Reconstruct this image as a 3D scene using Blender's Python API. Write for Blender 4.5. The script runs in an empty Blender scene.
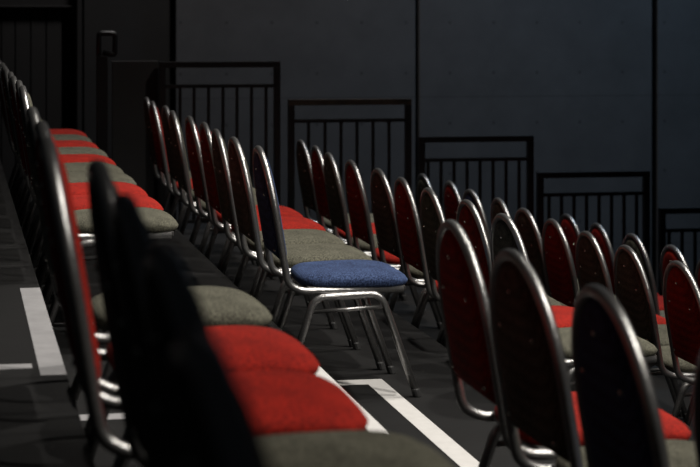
import bpy, bmesh, math, random
from mathutils import Vector, Matrix
random.seed(7)
SC = bpy.context.scene
COL = SC.collection
R = math.radians

# ------------------------------------------------------------------ camera
ZB = 1.30                      # floor height of the tier the blue chair stands on
HB = 1.44                      # camera height above that tier
RISE, STEP = 0.247, 0.88       # riser height and tread depth of the seating tiers
FPX, U0, V0, YAW = 1653.0, -45.0, 15.0, R(8.53)
CY, SY = math.cos(YAW), math.sin(YAW)
CU = U0 + FPX * math.tan(YAW)
cd = bpy.data.cameras.new('camera')
cam = bpy.data.objects.new('camera', cd)
COL.objects.link(cam)
cam.location = (0, 0, ZB + HB)
cam.rotation_euler = (R(90), 0, -YAW)
cd.sensor_width = 36.0
cd.lens = 36.0 * FPX / 700
cd.shift_x = (350 - CU) / 700
cd.shift_y = (V0 - 233.5) / 700
cd.clip_start = 0.05
cd.dof.use_dof = True
cd.dof.focus_distance = 6.35
cd.dof.aperture_fstop = 4.0
cd.dof.aperture_blades = 9
SC.camera = cam

# ------------------------------------------------------------------ world and lamps
SC.view_settings.view_transform = 'Standard'
SC.view_settings.look = 'None'
SC.view_settings.exposure = 0.0
SC.view_settings.gamma = 1.0
w = bpy.data.worlds.new('hall_dark')
SC.world = w
w.use_nodes = True
w.node_tree.nodes['Background'].inputs[0].default_value = (0.75, 0.85, 1.0, 1)
w.node_tree.nodes['Background'].inputs[1].default_value = 0.006


def spot(name, loc, target, power, size_deg, radius, color=(1, .95, .88), blend=.6):
    ld = bpy.data.lights.new(name, 'SPOT')
    ld.energy = power
    ld.spot_size = R(size_deg)
    ld.spot_blend = blend
    ld.shadow_soft_size = radius
    ld.color = color
    o = bpy.data.objects.new(name, ld)
    COL.objects.link(o)
    o.location = loc
    o.rotation_euler = (Vector(target) - Vector(loc)).to_track_quat('-Z', 'Y').to_euler()
    return o


spot('stage_spotlight', (5.0, 4.2, 9.0), (1.7, 6.6, 1.3), 1500, 50, .16)
spot('stage_spotlight', (5.4, 8.0, 9.0), (1.9, 8.0, 1.3), 850, 54, .16)
spot('stage_spotlight', (4.2, 0.6, 7.6), (1.2, 4.7, 1.3), 2200, 40, .16)
spot('overhead_spotlight', (2.6, 6.4, 9.8), (1.9, 6.6, 1.3), 1900, 52, .12)
spot('wall_fill_light', (6.5, 11.0, 8.2), (6.5, 12.7, .3), 1400, 95, .4, (.52, .75, 1.0), 1.0)  # added unseen light, stands in for cool ambient light on the wall
spot('wall_fill_light', (2.2, 11.0, 8.2), (2.2, 12.7, .3), 1000, 76, .4, (1.0, .95, .93), 1.0)  # added unseen fill that brightens the left wall bay


# ------------------------------------------------------------------ materials
def new_mat(name):
    m = bpy.data.materials.new(name)
    m.use_nodes = True
    nt = m.node_tree
    b = nt.nodes['Principled BSDF']
    return m, nt, b


def node(nt, kind, **kw):
    n = nt.nodes.new(kind)
    for k, v in kw.items():
        if k in n.inputs:
            n.inputs[k].default_value = v
        else:
            setattr(n, k, v)
    return n


def fabric(name, col, dark):
    m, nt, b = new_mat(name)
    tc = node(nt, 'ShaderNodeTexCoord')
    wv = node(nt, 'ShaderNodeTexWave', Scale=52.0, Distortion=.4)
    wv.inputs['Detail'].default_value = 2
    nz = node(nt, 'ShaderNodeTexNoise', Scale=165.0, Detail=3.0, Roughness=.7)
    n2 = node(nt, 'ShaderNodeTexNoise', Scale=9.0, Detail=4.0)
    nt.links.new(tc.outputs['Object'], wv.inputs['Vector'])
    nt.links.new(tc.outputs['Object'], nz.inputs['Vector'])
    nt.links.new(tc.outputs['Object'], n2.inputs['Vector'])
    a = node(nt, 'ShaderNodeMath', operation='MULTIPLY')
    nt.links.new(wv.outputs['Fac'], a.inputs[0])
    a.inputs[1].default_value = .12
    c = node(nt, 'ShaderNodeMath', operation='MULTIPLY_ADD')
    nt.links.new(nz.outputs['Fac'], c.inputs[0])
    c.inputs[1].default_value = 1.1
    nt.links.new(a.outputs[0], c.inputs[2])
    d = node(nt, 'ShaderNodeMath', operation='MULTIPLY_ADD')
    nt.links.new(n2.outputs['Fac'], d.inputs[0])
    d.inputs[1].default_value = .3
    nt.links.new(c.outputs[0], d.inputs[2])
    mx = node(nt, 'ShaderNodeValToRGB')
    mx.color_ramp.elements[0].position = .60
    mx.color_ramp.elements[0].color = (*dark, 1)
    mx.color_ramp.elements[1].position = .94
    mx.color_ramp.elements[1].color = (*col, 1)
    nt.links.new(d.outputs[0], mx.inputs[0])
    nt.links.new(mx.outputs[0], b.inputs['Base Color'])
    b.inputs['Roughness'].default_value = .9
    b.inputs['Specular IOR Level'].default_value = .2
    b.inputs['Sheen Weight'].default_value = 0.0
    bp = node(nt, 'ShaderNodeBump', Strength=.35, Distance=.002)
    nt.links.new(c.outputs[0], bp.inputs['Height'])
    nt.links.new(bp.outputs[0], b.inputs['Normal'])
    return m


def paint(name, col, rough, metal=0.0, var=.35, scale=6.0, bump=0.0, bscale=120.0, spec=.5, col2=None, stretch=(1, 1, 1)):
    m, nt, b = new_mat(name)
    tc = node(nt, 'ShaderNodeTexCoord')
    mp = node(nt, 'ShaderNodeMapping', Scale=stretch)
    nt.links.new(tc.outputs['Object'], mp.inputs[0])
    nz = node(nt, 'ShaderNodeTexNoise', Scale=scale, Detail=7.0, Roughness=.65)
    nt.links.new(mp.outputs[0], nz.inputs['Vector'])
    rp = node(nt, 'ShaderNodeValToRGB')
    c2 = col2 or tuple(min(1, x * (1 + var)) for x in col)
    rp.color_ramp.elements[0].position = .35
    rp.color_ramp.elements[0].color = (*[x * (1 - var) for x in col], 1)
    rp.color_ramp.elements[1].position = .72
    rp.color_ramp.elements[1].color = (*c2, 1)
    nt.links.new(nz.outputs['Fac'], rp.inputs[0])
    nt.links.new(rp.outputs[0], b.inputs['Base Color'])
    b.inputs['Roughness'].default_value = rough
    b.inputs['Metallic'].default_value = metal
    b.inputs['Specular IOR Level'].default_value = spec
    if bump:
        n2 = node(nt, 'ShaderNodeTexNoise', Scale=bscale, Detail=3.0)
        nt.links.new(tc.outputs['Object'], n2.inputs['Vector'])
        bp = node(nt, 'ShaderNodeBump', Strength=bump, Distance=.003)
        nt.links.new(n2.outputs['Fac'], bp.inputs['Height'])
        nt.links.new(bp.outputs[0], b.inputs['Normal'])
    return m


M = {}
M['grey'] = fabric('olive_grey_fabric', (.120, .116, .086), (.022, .021, .015))
M['red'] = fabric('red_fabric', (.34, .014, .006), (.09, .003, .0015))
M['blue'] = fabric('blue_fabric', (.050, .080, .172), (.003, .007, .025))
M['frame'] = paint('hammered_silver_metal', (.30, .295, .29), .30, .92, .3, 260, .35, 330)
M['rivet'] = paint('rivet_metal', (.55, .52, .45), .25, 1.0, .1)
M['rubber'] = paint('black_rubber', (.012, .012, .012), .6)
M['pan'] = paint('seat_underside_board', (.03, .028, .026), .8)
M['rail'] = paint('black_painted_steel', (.0035, .0035, .004), .36, 0, .3, 30, .1, 200)
M['railworn'] = paint('worn_black_steel', (.0035, .0035, .004), .36, 0, .3, 22, .1, 200, .5, (.045, .032, .022), (.5, 1, 1))
M['tape'] = paint('white_floor_tape', (.46, .45, .435), .55, 0, .06, 20, .1, 60)
M['tapegrey'] = paint('darker_white_tape', (.23, .226, .23), .5, 0, .12, 16, .15, 40)  # same tape in a darker, more mottled tone
M['panel'] = paint('dark_board', (.014, .013, .013), .7, 0, .2, 5, .05, 60)


def floor_mat():
    m, nt, b = new_mat('black_stage_floor')
    tc = node(nt, 'ShaderNodeTexCoord')
    nz = node(nt, 'ShaderNodeTexNoise', Scale=3.2, Detail=9.0, Roughness=.7)
    mp = node(nt, 'ShaderNodeMapping', Scale=(1.0, 7.0, 1.0))
    st = node(nt, 'ShaderNodeTexNoise', Scale=5.0, Detail=6.0, Roughness=.6)
    nt.links.new(tc.outputs['Object'], nz.inputs['Vector'])
    nt.links.new(tc.outputs['Object'], mp.inputs[0])
    nt.links.new(mp.outputs[0], st.inputs['Vector'])
    ad = node(nt, 'ShaderNodeMath', operation='MULTIPLY_ADD')
    nt.links.new(st.outputs['Fac'], ad.inputs[0])
    ad.inputs[1].default_value = .3
    mu = node(nt, 'ShaderNodeMath', operation='MULTIPLY')
    nt.links.new(nz.outputs['Fac'], mu.inputs[0])
    mu.inputs[1].default_value = .5
    nt.links.new(mu.outputs[0], ad.inputs[2])
    rp = node(nt, 'ShaderNodeValToRGB')
    rp.color_ramp.elements[0].position = .36
    rp.color_ramp.elements[0].color = (.0032, .0031, .0031, 1)
    rp.color_ramp.elements[1].position = .68
    rp.color_ramp.elements[1].color = (.0088, .0085, .0084, 1)
    nt.links.new(ad.outputs[0], rp.inputs[0])
    # board seams across the tread
    bk = node(nt, 'ShaderNodeTexBrick', Scale=1.0)
    bk.inputs['Mortar Size'].default_value = .003
    bk.inputs['Brick Width'].default_value = 1.0
    bk.inputs['Row Height'].default_value = 1.22
    bk.inputs['Color1'].default_value = (1, 1, 1, 1)
    bk.inputs['Color2'].default_value = (.88, .88, .88, 1)
    bk.inputs['Mortar'].default_value = (.25, .25, .25, 1)
    nt.links.new(tc.outputs['Object'], bk.inputs['Vector'])
    mx = node(nt, 'ShaderNodeMix', data_type='RGBA', blend_type='MULTIPLY')
    mx.inputs[0].default_value = 1
    nt.links.new(rp.outputs[0], mx.inputs[6])
    nt.links.new(bk.outputs['Color'], mx.inputs[7])
    nt.links.new(mx.outputs[2], b.inputs['Base Color'])
    b.inputs['Roughness'].default_value = .62
    b.inputs['Specular IOR Level'].default_value = .25
    bp = node(nt, 'ShaderNodeBump', Strength=.25, Distance=.004)
    nt.links.new(ad.outputs[0], bp.inputs['Height'])
    nt.links.new(bp.outputs[0], b.inputs['Normal'])
    return m


M['floor'] = floor_mat()


def wall_mat(name, col, plank=0.0, holes=False):
    m, nt, b = new_mat(name)
    tc = node(nt, 'ShaderNodeTexCoord')
    nz = node(nt, 'ShaderNodeTexNoise', Scale=2.2, Detail=8.0, Roughness=.7)
    nt.links.new(tc.outputs['Object'], nz.inputs['Vector'])
    rp = node(nt, 'ShaderNodeValToRGB')
    rp.color_ramp.elements[0].position = .3
    rp.color_ramp.elements[0].color = (*[x * .8 for x in col], 1)
    rp.color_ramp.elements[1].position = .75
    rp.color_ramp.elements[1].color = (*[x * 1.18 for x in col], 1)
    nt.links.new(nz.outputs['Fac'], rp.inputs[0])
    src = rp.outputs[0]
    if holes:   # formwork tie holes and faint pour joints of cast concrete
        sx = node(nt, 'ShaderNodeSeparateXYZ')
        nt.links.new(tc.outputs['Object'], sx.inputs[0])

        def cell(out, period, off):
            a = node(nt, 'ShaderNodeMath', operation='ADD')
            nt.links.new(out, a.inputs[0])
            a.inputs[1].default_value = off
            p = node(nt, 'ShaderNodeMath', operation='PINGPONG')
            nt.links.new(a.outputs[0], p.inputs[0])
            p.inputs[1].default_value = period / 2
            return p.outputs[0]
        px, pz = cell(sx.outputs['X'], .36, .07), cell(sx.outputs['Z'], .40, .12)
        q1 = node(nt, 'ShaderNodeMath', operation='MULTIPLY'); nt.links.new(px, q1.inputs[0]); nt.links.new(px, q1.inputs[1])
        q2 = node(nt, 'ShaderNodeMath', operation='MULTIPLY_ADD'); nt.links.new(pz, q2.inputs[0]); nt.links.new(pz, q2.inputs[1]); nt.links.new(q1.outputs[0], q2.inputs[2])
        lt = node(nt, 'ShaderNodeMath', operation='LESS_THAN'); nt.links.new(q2.outputs[0], lt.inputs[0]); lt.inputs[1].default_value = .00016
        jz = cell(sx.outputs['Z'], 1.2, .31)
        lj = node(nt, 'ShaderNodeMath', operation='LESS_THAN'); nt.links.new(jz, lj.inputs[0]); lj.inputs[1].default_value = .004
        hj = node(nt, 'ShaderNodeMath', operation='MULTIPLY'); nt.links.new(lj.outputs[0], hj.inputs[0]); hj.inputs[1].default_value = .35
        mxx = node(nt, 'ShaderNodeMath', operation='MULTIPLY_ADD'); nt.links.new(lt.outputs[0], mxx.inputs[0]); mxx.inputs[1].default_value = .5; nt.links.new(hj.outputs[0], mxx.inputs[2])
        mm = node(nt, 'ShaderNodeMix', data_type='RGBA')
        nt.links.new(mxx.outputs[0], mm.inputs[0])
        nt.links.new(src, mm.inputs[6])
        mm.inputs[7].default_value = (.006, .006, .006, 1)
        src = mm.outputs[2]
    nt.links.new(src, b.inputs['Base Color'])
    b.inputs['Roughness'].default_value = .75
    b.inputs['Specular IOR Level'].default_value = .3
    return m


M['wall'] = wall_mat('dark_concrete_wall', (.055, .055, .057), holes=True)
M['planks'] = wall_mat('shaded_plank_wall', (.012, .0115, .0115))  # darkened base colour stands in for the unlit left side
M['gap'] = paint('black_wall_channel', (.006, .006, .006), .8)


# ------------------------------------------------------------------ mesh helpers
def obj(name, bm, mat, parent=None, smooth=False):
    me = bpy.data.meshes.new(name)
    bmesh.ops.recalc_face_normals(bm, faces=bm.faces[:])
    bm.to_mesh(me)
    bm.free()
    if smooth:
        for p in me.polygons:
            p.use_smooth = True
    me.materials.append(mat)
    o = bpy.data.objects.new(name, me)
    COL.objects.link(o)
    if parent is not None:
        o.parent = parent
    return o


def box(bm, x0, x1, y0, y1, z0, z1, bev=0.0):
    g = bmesh.ops.create_cube(bm, size=1)
    vs = g['verts']
    for v in vs:
        v.co = Vector((x0 + (v.co.x + .5) * (x1 - x0), y0 + (v.co.y + .5) * (y1 - y0), z0 + (v.co.z + .5) * (z1 - z0)))
    if bev:
        es = list({e for v in vs for e in v.link_edges})
        bmesh.ops.bevel(bm, geom=es, offset=bev, segments=2, affect='EDGES', profile=.6)


def fillet(pts, rad, n=6):
    """polyline with rounded corners; rad may be a list for the inner points"""
    P = [Vector(p) for p in pts]
    out = [P[0]]
    for i in range(1, len(P) - 1):
        r = rad[i - 1] if isinstance(rad, (list, tuple)) else rad
        a, b, c = P[i - 1], P[i], P[i + 1]
        d1, d2 = (a - b).normalized(), (c - b).normalized()
        ang = d1.angle(d2)
        if r <= 0 or ang > math.pi - .02:
            out.append(b)
            continue
        t = min(r / math.tan(ang / 2), (a - b).length * .49, (c - b).length * .49)
        p1, p2 = b + d1 * t, b + d2 * t
        for k in range(n + 1):
            s = k / n
            out.append(p1 * (1 - s) ** 2 + b * 2 * s * (1 - s) + p2 * s * s)
    out.append(P[-1])
    return out


def tube(bm, pts, r, seg=10, closed=False, caps=True, squash=None):
    """sweep a circle of radius r along pts"""
    P = [Vector(p) for p in pts]
    n = len(P)
    tang = []
    for i in range(n):
        if closed:
            t = P[(i + 1) % n] - P[i - 1]
        else:
            t = P[min(i + 1, n - 1)] - P[max(i - 1, 0)]
        tang.append(t.normalized())
    up = Vector((0, 1, 0)) if abs(tang[0].y) < .9 else Vector((1, 0, 0))
    nrm = (up - tang[0] * up.dot(tang[0])).normalized()
    rings = []
    for i in range(n):
        nrm = (nrm - tang[i] * nrm.dot(tang[i])).normalized()
        bi = tang[i].cross(nrm)
        ring = []
        for k in range(seg):
            a = 2 * math.pi * k / seg
            ring.append(bm.verts.new(P[i] + nrm * (r * math.cos(a)) + bi * (r * math.sin(a))))
        rings.append(ring)
    m = n if closed else n - 1
    for i in range(m):
        A, B = rings[i], rings[(i + 1) % n]
        for k in range(seg):
            bm.faces.new((A[k], A[(k + 1) % seg], B[(k + 1) % seg], B[k]))
    if caps and not closed:
        bm.faces.new(rings[0][::-1])
        bm.faces.new(rings[-1])


def loops(bm, rings, cap0=True, cap1=True):
    vs = [[bm.verts.new(p) for p in r] for r in rings]
    n = len(vs[0])
    for a, b in zip(vs, vs[1:]):
        for k in range(n):
            bm.faces.new((a[k], a[(k + 1) % n], b[(k + 1) % n], b[k]))
    for flag, ring in ((cap0, vs[0]), (cap1, vs[-1])):
        if flag:
            c = bm.verts.new(sum((v.co for v in ring), Vector()) / n)
            for k in range(n):
                bm.faces.new((ring[k], ring[(k + 1) % n], c))


def tag(o, label, cat, group=None, kind=None):
    o['label'] = label
    o['category'] = cat
    if group:
        o['group'] = group
    if kind:
        o['kind'] = kind
    return o


def struct(name, bm, mat):
    o = obj(name, bm, mat)
    o['kind'] = 'structure'
    return o


def empty(name, loc=(0, 0, 0), rz=0.0):
    o = bpy.data.objects.new(name, None)
    o.empty_display_size = .1
    COL.objects.link(o)
    o.location = loc
    o.rotation_euler = (0, 0, rz)
    return o


def PX(u, y):
    """world x of a photo column at distance y"""
    q = (u - CU) / FPX
    return y * (q * CY + SY) / (CY - q * SY)


def PZ(v, x, y):
    return ZB + HB - (v - V0) * (x * SY + y * CY) / FPX


# ------------------------------------------------------------------ the setting
EDGE = {-2: .292 - STEP, -1: .292, 0: 1.225, 1: 2.105, 2: 2.985, 3: 3.865, 4: 4.745, 5: 5.6}   # front edges; tier 0 = row A, 1 = row B
YN, YF = -1.2, 11.0


def tz(k):
    return ZB - (k - 1) * RISE


GROUND = tz(6)
bm = bmesh.new()
box(bm, -6, 14, -4, 16, GROUND - .1, GROUND)
struct('floor', bm, M['floor'])
for k in range(-1, 6):
    bm = bmesh.new()
    x0, x1, z = EDGE[k - 1] - .02, EDGE[k], tz(k)
    if k == -1:
        x0 = -2.6
    box(bm, x0 - .06, x1, YN, YF, z - .055, z, .004)                 # deck with a small overhang
    box(bm, x1 - .10, x1 - .07, YN, YF - .02, GROUND, z - .055)      # riser face
    box(bm, x0, x1 - .07, YF - .05, YF - .02, GROUND, z - .055)      # end face
    struct('floor_tier', bm, M['floor'])

# back wall of dark concrete bays with black channels between them
YW = 12.7


def wall_bay(name, u0, u1, y, mat, z1=6.0, th=.12):
    bm = bmesh.new()
    box(bm, PX(u0, y), PX(u1, y), y, y + th, GROUND, z1, .006)
    return struct(name, bm, mat)


wall_bay('wall_back', 176, 415.5, YW, M['wall'])
wall_bay('wall_back', 419.5, 652, YW, M['wall'])
wall_bay('wall_back', 657.5, 900, YW, M['wall'])
bm = bmesh.new()
box(bm, -3.5, 9, YW + .45, YW + .55, GROUND, 6.0)
struct('wall_behind', bm, M['gap'])
# dark plank wall on the left part
bm = bmesh.new()
us = [-60, -44, -28, -12, 1, 15, 30.5, 46, 62]
for a, b in zip(us, us[1:]):
    box(bm, PX(a + .5, YW + .1), PX(b - .5, YW + .1), YW + .1, YW + .2, GROUND, PZ(8, .5, YW), .006)
box(bm, PX(-60, YW + .1), PX(77, YW + .1), YW + .06, YW + .2, PZ(7.5, .5, YW), PZ(5.5, .5, YW), .004)
box(bm, PX(-60, YW + .1), PX(77, YW + .1), YW + .1, YW + .2, PZ(5.4, .5, YW), 6.0)
struct('wall_left', bm, M['planks'])
bm = bmesh.new()
box(bm, PX(77, YW), PX(82, YW), YW, YW + .15, GROUND, 6.0, .006)
struct('trim_1', bm, M['planks'])
bm = bmesh.new()
box(bm, PX(84, YW + .1), PX(170, YW + .1), YW + .1, YW + .2, GROUND, 6.0, .006)
struct('wall_corner', bm, M['planks'])


# ------------------------------------------------------------------ railings at the end of the tiers
def railing(u0, u1, vt, vb, bal, tier, label, worn=False, y=10.8):
    x0, x1 = PX(u0, y), PX(u1, y)
    z0, zt = tz(tier), PZ(vt, (x0 + x1) / 2, y)
    zb = PZ(vb, (x0 + x1) / 2, y)
    t = empty('guard_railing', ((x0 + x1) / 2, y, z0))
    xo = (x0 + x1) / 2

    def part(name, a, b, c, d, mat=M['rail'], dy=.02):
        bm = bmesh.new()
        box(bm, a - xo, b - xo, -dy, dy, c - z0, d - z0, .003)
        return obj(name, bm, mat, t)
    part('top_rail', x0, x1, zt - .04, zt, M['railworn'] if worn else M['rail'])
    part('post', x0, x0 + .042, z0, zt - .04)
    part('post', x1 - .042, x1, z0, zt - .04)
    part('middle_rail', x0 + .042, x1 - .042, zb - .012, zb + .012, dy=.014)
    for u in bal:
        xb = PX(u, y)
        part('baluster', xb - .010, xb + .010, z0 + .09, zb - .012, dy=.010)
    part('bottom_rail', x0 + .042, x1 - .042, z0 + .066, z0 + .09, dy=.014)
    tag(t, label, 'railing', 'guard railings at the ends of the tiers')
    return t


railing(159, 280, 61.5, 86, [180, 194, 208.5, 223, 237, 251.5, 266], 1, 'black steel guard railing highest up, next to the dark board panel')
railing(288, 411, 99, 120.5, [308.5, 325, 341, 357, 373, 389], 2, 'black steel guard railing with brown wear along its top rail', True)
railing(418.5, 533, 136, 159.5, [428, 441, 454, 467, 480, 493, 506, 519], 3, 'black steel guard railing third down, between the worn one and the fourth')
railing(537, 649, 171.5, 194, [549, 561.5, 574, 586.5, 599, 611.5, 624, 636.5], 4, 'black steel guard railing fourth down, in front of the wall channel')
railing(659, 775, 207, 229.5, [669, 682, 695, 708, 721, 734, 747, 760], 5, 'lowest black steel guard railing, cut off by the picture edge')

# solid board panel and the tall post with a square loop
y = 10.85
bm = bmesh.new()
box(bm, PX(112, y), PX(158.3, y), y - .012, y + .012, tz(1), PZ(61, 1.0, y), .003)
tag(obj('barrier_board', bm, M['panel']), 'plain dark board panel closing the gap beside the highest railing', 'panel')
y = 10.6
t = empty('grab_post', (PX(102, y), y, tz(0)))
bm = bmesh.new()
zt = PZ(31, .95, y)
box(bm, -.035, .035, -.03, .03, 0, PZ(56, .95, y) - tz(0), .004)
obj('post', bm, M['rail'], t)
bm = bmesh.new()
a, b_ = -.035, PX(117.5, y) - PX(102, y)
tube(bm, fillet([(a + .015, 0, PZ(56, .95, y) - tz(0)), (a + .015, 0, zt - .015 - tz(0)), (b_ - .015, 0, zt - .015 - tz(0)),
                 (b_ - .015, 0, PZ(55, .95, y) - tz(0)), (a + .04, 0, PZ(53, .95, y) - tz(0))], .02, 4), .017, 8)
obj('loop_handle', bm, M['rail'], t, True)
tag(t, 'tall black post with a square loop on top beside the board panel', 'post')


# ------------------------------------------------------------------ banquet chairs
def outline_seat(n=56):
    """rounded trapezoid in plan, centred near the middle of the seat"""
    pts = []
    for k in range(n):
        a = 2 * math.pi * k / n
        ca, sa = math.cos(a), math.sin(a)
        e = 2 / 4.2
        x = math.copysign(abs(ca) ** e, ca) * .212
        yy = math.copysign(abs(sa) ** e, sa) * .205
        yy *= 1 + .055 * (x / .212)
        pts.append((x, yy))
    return pts


def seat_bm():
    bm = bmesh.new()
    o = outline_seat()
    prof = [(.418, .90), (.416, .955), (.424, .985), (.434, 1.0), (.445, .992), (.455, .955), (.4625, .88), (.4675, .74), (.4705, .5), (.4715, .22)]
    rings = []
    for z, s in prof:
        ring = []
        for x, yy in o:
            X, Y = x * s, yy * s
            fall = max(0, (X - .08) / .132)
            ring.append(Vector((X + .062, Y, z - .012 * fall ** 2 * (1 if z > .44 else .2) - .004 * max(0, -X / .2))))
        rings.append(ring)
    loops(bm, rings)
    return bm


LEAN = R(9.4)
BX, BZ = -.214, .47            # where the upright starts to lean
HT = .937                      # overall height


def back_pt(yy, h, n=0.0):
    """point on the leaning back: h up the back from BZ, n forward of the frame plane"""
    return Vector((BX - h * math.sin(LEAN) + n * math.cos(LEAN), yy, BZ + h * math.cos(LEAN) + n * math.sin(LEAN)))


HLEN = (HT - .013 - BZ) / math.cos(LEAN)
ARCH = .255


def back_arc(w, hl, arch, h0, n=26):
    pts = [(-w, h0)]
    for k in range(n + 1):
        a = math.pi - math.pi * k / n
        e = 2 / 2.05
        ca, sa = math.cos(a), math.sin(a)
        pts.append((math.copysign(abs(ca) ** e, ca) * w, hl - arch + abs(sa) ** e * arch))
    pts.append((w, h0))
    return pts


def frame_bm():
    bm = bmesh.new()
    W = .187
    side = [(.235, 0, .404), (-.155, 0, .404), (-.206, 0, .430), (BX + .001, 0, .48)]
    arc = back_arc(W, HLEN, ARCH, .03)
    for s in (-1,):
        low = [Vector((x, -W, z)) for x, _, z in side]
        lowf = fillet(low[:3] + [back_pt(-W, .03)], [.10, .08], 6)
        highs = fillet([Vector((.235, W, .404)), Vector((-.155, W, .404)), Vector((-.206, W, .430)), back_pt(W, .03)], [.10, .08], 6)
        mid = [back_pt(a, h) for a, h in arc[1:-1]]
        pts = lowf + mid + highs[::-1]
        tube(bm, pts, .0135, 12)
    # cross bars of the seat frame, front and rear
    tube(bm, [(.225, -W, .404), (.225, W, .404)], .011, 8)
    tube(bm, [(-.12, -W, .404), (-.12, W, .404)], .011, 8)
    return bm


def pan_bm():
    bm = bmesh.new()
    box(bm, -.13, .245, -.185, .185, .400, .4175, .004)
    return bm


def pad_bm():
    bm = bmesh.new()
    w, h0 = .175, .045
    hl, arch = HLEN - .012, ARCH - .012
    arc = back_arc(w, hl, arch, h0 + .02, 34)
    # close along the straight bottom with small rounded corners
    o = arc + [(w - .004, h0 + .006), (w - .02, h0)] + [(w - .02 - (2 * w - .04) * k / 6, h0) for k in range(1, 6)] + [(-w + .02, h0), (-w + .004, h0 + .006)]
    hc = (h0 + hl) / 2
    prof = [(-.0205, .30), (-.0200, .60), (-.0185, .76), (-.0155, .86), (-.0100, .935), (-.0040, .985), (.001, 1.0), (.006, .998), (.013, .975), (.018, .93), (.022, .85), (.025, .70), (.027, .45), (.0275, .2)]
    rings = []
    for n, s in prof:
        ins = (1 - s)
        rings.append([back_pt(a * (1 - ins), hc + (h - hc) * (1 - ins * .55 if ins < .5 else 1 - ins), n) for a, h in o])
    loops(bm, rings)
    return bm


STUDS = [(0, HLEN - .075), (-.095, HLEN - .165), (.095, HLEN - .165), (-.13, .085), (.13, .085)]


def rivet_bm(a, h):
    bm = bmesh.new()
    rings = []
    for n, r in ((-.0125, .0062), (-.0200, .0062), (-.0235, .0045), (-.0250, .002)):
        rings.append([back_pt(a + r * math.cos(2 * math.pi * k / 10), h + r * math.sin(2 * math.pi * k / 10), n) for k in range(10)])
    loops(bm, rings)
    return bm


def leg_frame_bm(s):
    bm = bmesh.new()
    y0, y1 = s * .200, s * .203
    pts = fillet([(-.232, y1, .012), (-.108, y0, .380), (.145, y0, .392), (.282, y1, .012)], .062, 8)
    tube(bm, pts, .0142, 12)
    return bm


def stretcher_bm(s):
    bm = bmesh.new()
    tube(bm, [(-.122, s * .2005, .328), (.160, s * .2005, .342)], .0085, 8)
    return bm


def cap_bm(x, s):
    bm = bmesh.new()
    g = .32 * (1 if x > 0 else -1)
    rings = []
    for z, r in ((0, .0155), (.003, .017), (.028, .017), (.032, .015)):
        cx = x - g * (z - .012)
        rings.append([Vector((cx + r * math.cos(2 * math.pi * k / 12), s * .203 + r * math.sin(2 * math.pi * k / 12), z)) for k in range(12)])
    loops(bm, rings)
    return bm


def make_chair(kind):
    t = empty('banquet_chair')
    t['category'] = 'chair'
    obj('seat', seat_bm(), M[kind], t, True)
    obj('seat_pan', pan_bm(), M['pan'], t)
    b = obj('backrest', pad_bm(), M[kind], t, True)
    for a, h in STUDS:
        obj('rivet', rivet_bm(a, h), M['rivet'], b, True)
    obj('back_frame', frame_bm(), M['frame'], t, True)
    for s in (-1, 1):
        lf = obj('leg_frame', leg_frame_bm(s), M['frame'], t, True)
        obj('stretcher', stretcher_bm(s), M['frame'], lf, True)
        for x in (-.232, .282):
            obj('foot_cap', cap_bm(x, s), M['rubber'], lf)
    return t


def copy_tree(o, parent=None):
    c = o.copy()
    COL.objects.link(c)
    c.parent = parent
    for ch in list(o.children):
        copy_tree(ch, c)
    return c


PROTO, USED = {}, set()
for kind in ('grey', 'red', 'blue'):
    PROTO[kind] = make_chair(kind)


def chair(kind, xt, y, tier, label, group, rz=None, dz=0.0):
    """xt: world x of the top of the back"""
    if kind in USED:
        c = copy_tree(PROTO[kind])
    else:
        c = PROTO[kind]
        USED.add(kind)
    c.location = (xt + .288, y, tz(tier) + dz)
    c.rotation_euler = (0, 0, R(random.uniform(-1.6, 1.6)) if rz is None else R(rz))
    tag(c, label, 'chair', group)
    return c


ORD = ['', 'second', 'third', 'fourth', 'fifth', 'sixth', 'seventh', 'eighth', 'ninth', 'tenth']
NAME = {'grey': 'olive-grey', 'red': 'red', 'blue': 'blue'}


def row(kinds, tops, y_near, pitch, tier, where, group, special=None, from_rail=False):
    """kinds and photo columns of the back tops are listed from the railing to the aisle"""
    n = len(kinds)
    for i, (k, u) in enumerate(zip(kinds, tops)):
        yy = y_near + (n - 1 - i) * pitch
        j = i if from_rail else n - 1 - i
        end = 'railing' if from_rail else 'aisle'
        if j == 0:
            lab = '%s banquet chair nearest the %s in %s' % (NAME[k], end, where)
        else:
            lab = '%s banquet chair, %s from the %s in %s' % (NAME[k], ORD[j], end, where)
        if special and i in special:
            lab = special[i]
        chair(k, PX(u, yy) if u is not None else special_x, yy, tier, lab, group)


g, r_, b_ = 'grey', 'red', 'blue'
row([g, r_, g, g, r_, r_, g, g, b_], [146.6, 152.6, 165.5, 172.7, 189.5, 204.4, 216.5, 234, 259], 6.26, .478, 1,
    "the blue-seated chair's own row", 'chairs in the row that ends with the blue chair',
    {8: 'blue banquet chair at the aisle end of its row, seat and legs in full view'})
row([g, r_, g, r_, g, r_, g, r_, g], [301, 316, 329, 351, 378, 402, 429, 467, 503], 6.02, .468, 2,
    'the row one step below the blue chair', 'chairs in the row one step below the blue chair')
row([g, r_, b_, g, g, r_, g, g, r_], [422.6, 450, 470, 499, 523.6, 552.7, 587.4, 627, 678.6], 6.34, .468, 3,
    'the row two steps below the blue chair', 'chairs in the row two steps below the blue chair')
row([r_, r_, g, r_, r_], [566.8, 597.6, 632.4, 671.7, 708], 8.0, .475, 4,
    'the lowest row, below all the others', 'chairs in the lowest row', None, True)
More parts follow.
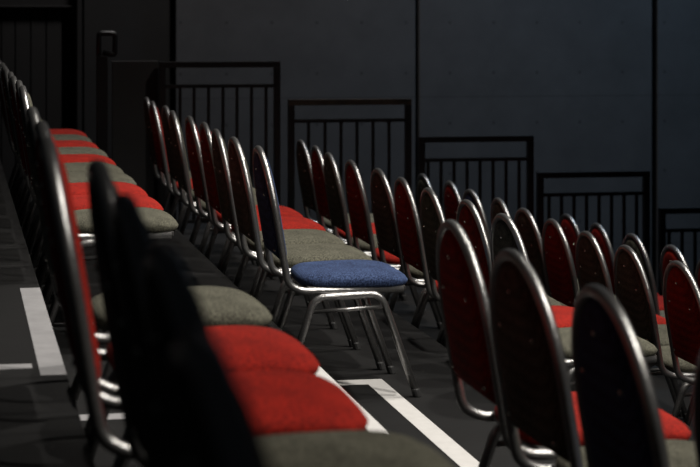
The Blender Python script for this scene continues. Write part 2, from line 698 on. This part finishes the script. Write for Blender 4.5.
# top row, above the blue chair's row
XT = [.258, .252, .25, .255, .25, .245, .25, .245, .25, .245]
for i, k in enumerate([r_, g, r_, g, r_, g, g, r_, r_, g]):
    yy = 6.06 + (9 - i) * .482
    j = 9 - i
    where = 'the far half of the topmost row'
    lab = ('%s banquet chair nearest the aisle in %s' % (NAME[k], where)) if j == 0 else '%s banquet chair, %s from the aisle in %s' % (NAME[k], ORD[j], where)
    chair(k, XT[i], yy, 0, lab, 'chairs in the far half of the topmost row')
near = [(g, 4.14, .205, 'olive-grey blurred chair nearest the aisle in the near half of the topmost row'),
        (r_, 3.58, .20, 'red blurred chair second from the aisle in the near half of the topmost row'),
        (r_, 3.10, .186, 'red blurred chair with seat beside the white step-edge tape, third from the aisle'),
        (g, 2.60, .238, 'olive-grey blurred chair fourth from the aisle, seat cut by the bottom edge'),
        (g, 2.1, .23, 'blurred dark chair back fifth from the aisle in the near half of the topmost row'),
        (g, 1.63, .22, 'blurred dark chair back sixth from the aisle in the near half of the topmost row'),
        (g, 1.17, .19, 'blurred dark chair back closest to the viewer, in the bottom corner')]
for k, yy, xt, lab in near:
    chair(k, xt, yy, 0, lab, 'chairs in the near half of the topmost row').scale = (1.05, 1, 1.03)
nb = [(r_, 3.92, 452.7, 'large red chair back nearest the white floor tape in the near lower row'),
      (g, 3.42, 512, 'large olive-grey chair back between the near red and near dark-blue ones'),
      (b_, 2.93, 600, 'large dark-blue chair back, blurred, in the near lower row'),
      (g, 2.45, 735, 'dark chair back cut by the picture edge beyond the near dark-blue one')]
for k, yy, u, lab in nb:
    chair(k, PX(u, yy), yy, 1, lab, 'chairs in the near part of the blue chair row')


# ------------------------------------------------------------------ floor tape
def tape(pts, z, label, mat, group='white floor tape'):
    """flat strip: outline points (x, y), laid on the deck"""
    bm = bmesh.new()
    lo = [bm.verts.new((x, yy, z)) for x, yy in pts]
    hi = [bm.verts.new((x, yy, z + .0012)) for x, yy in pts]
    n = len(pts)
    bm.faces.new(lo[::-1])
    bm.faces.new(hi)
    for k in range(n):
        bm.faces.new((lo[k], lo[(k + 1) % n], hi[(k + 1) % n], hi[k]))
    return tag(obj('floor_tape', bm, mat), label, 'tape', group)


def rect(x0, x1, y0, y1):
    return [(x0, y0), (x1, y0), (x1, y1), (x0, y1)]


z = tz(1)
tape([(1.30, 6.275), (1.592, 6.275), (1.592, 4.3), (1.668, 4.3), (1.668, 6.36), (1.30, 6.36)], z, 'white angled floor tape in front of the blue chair legs', M['tape'])
z = tz(0)
tape(rect(1.172, 1.224, 4.36, 5.50), z, 'white tape along the step edge behind the red foreground seats', M['tape'])
tape(rect(.36, 1.15, 6.33, 6.40), z, 'short white cross tape under the far topmost chairs', M['tapegrey'])
tape(rect(.34, .62, 4.86, 4.93), z, 'short white cross tape beside the near topmost chair legs', M['tapegrey'])
z = tz(-1)
tape(rect(.222, .291, 4.35, 5.75), z, 'wide greyish tape along the highest step edge', M['tapegrey'])
tape(rect(-.30, .205, 4.44, 4.50), z, 'thin white cross tape on the highest step', M['tapegrey'])
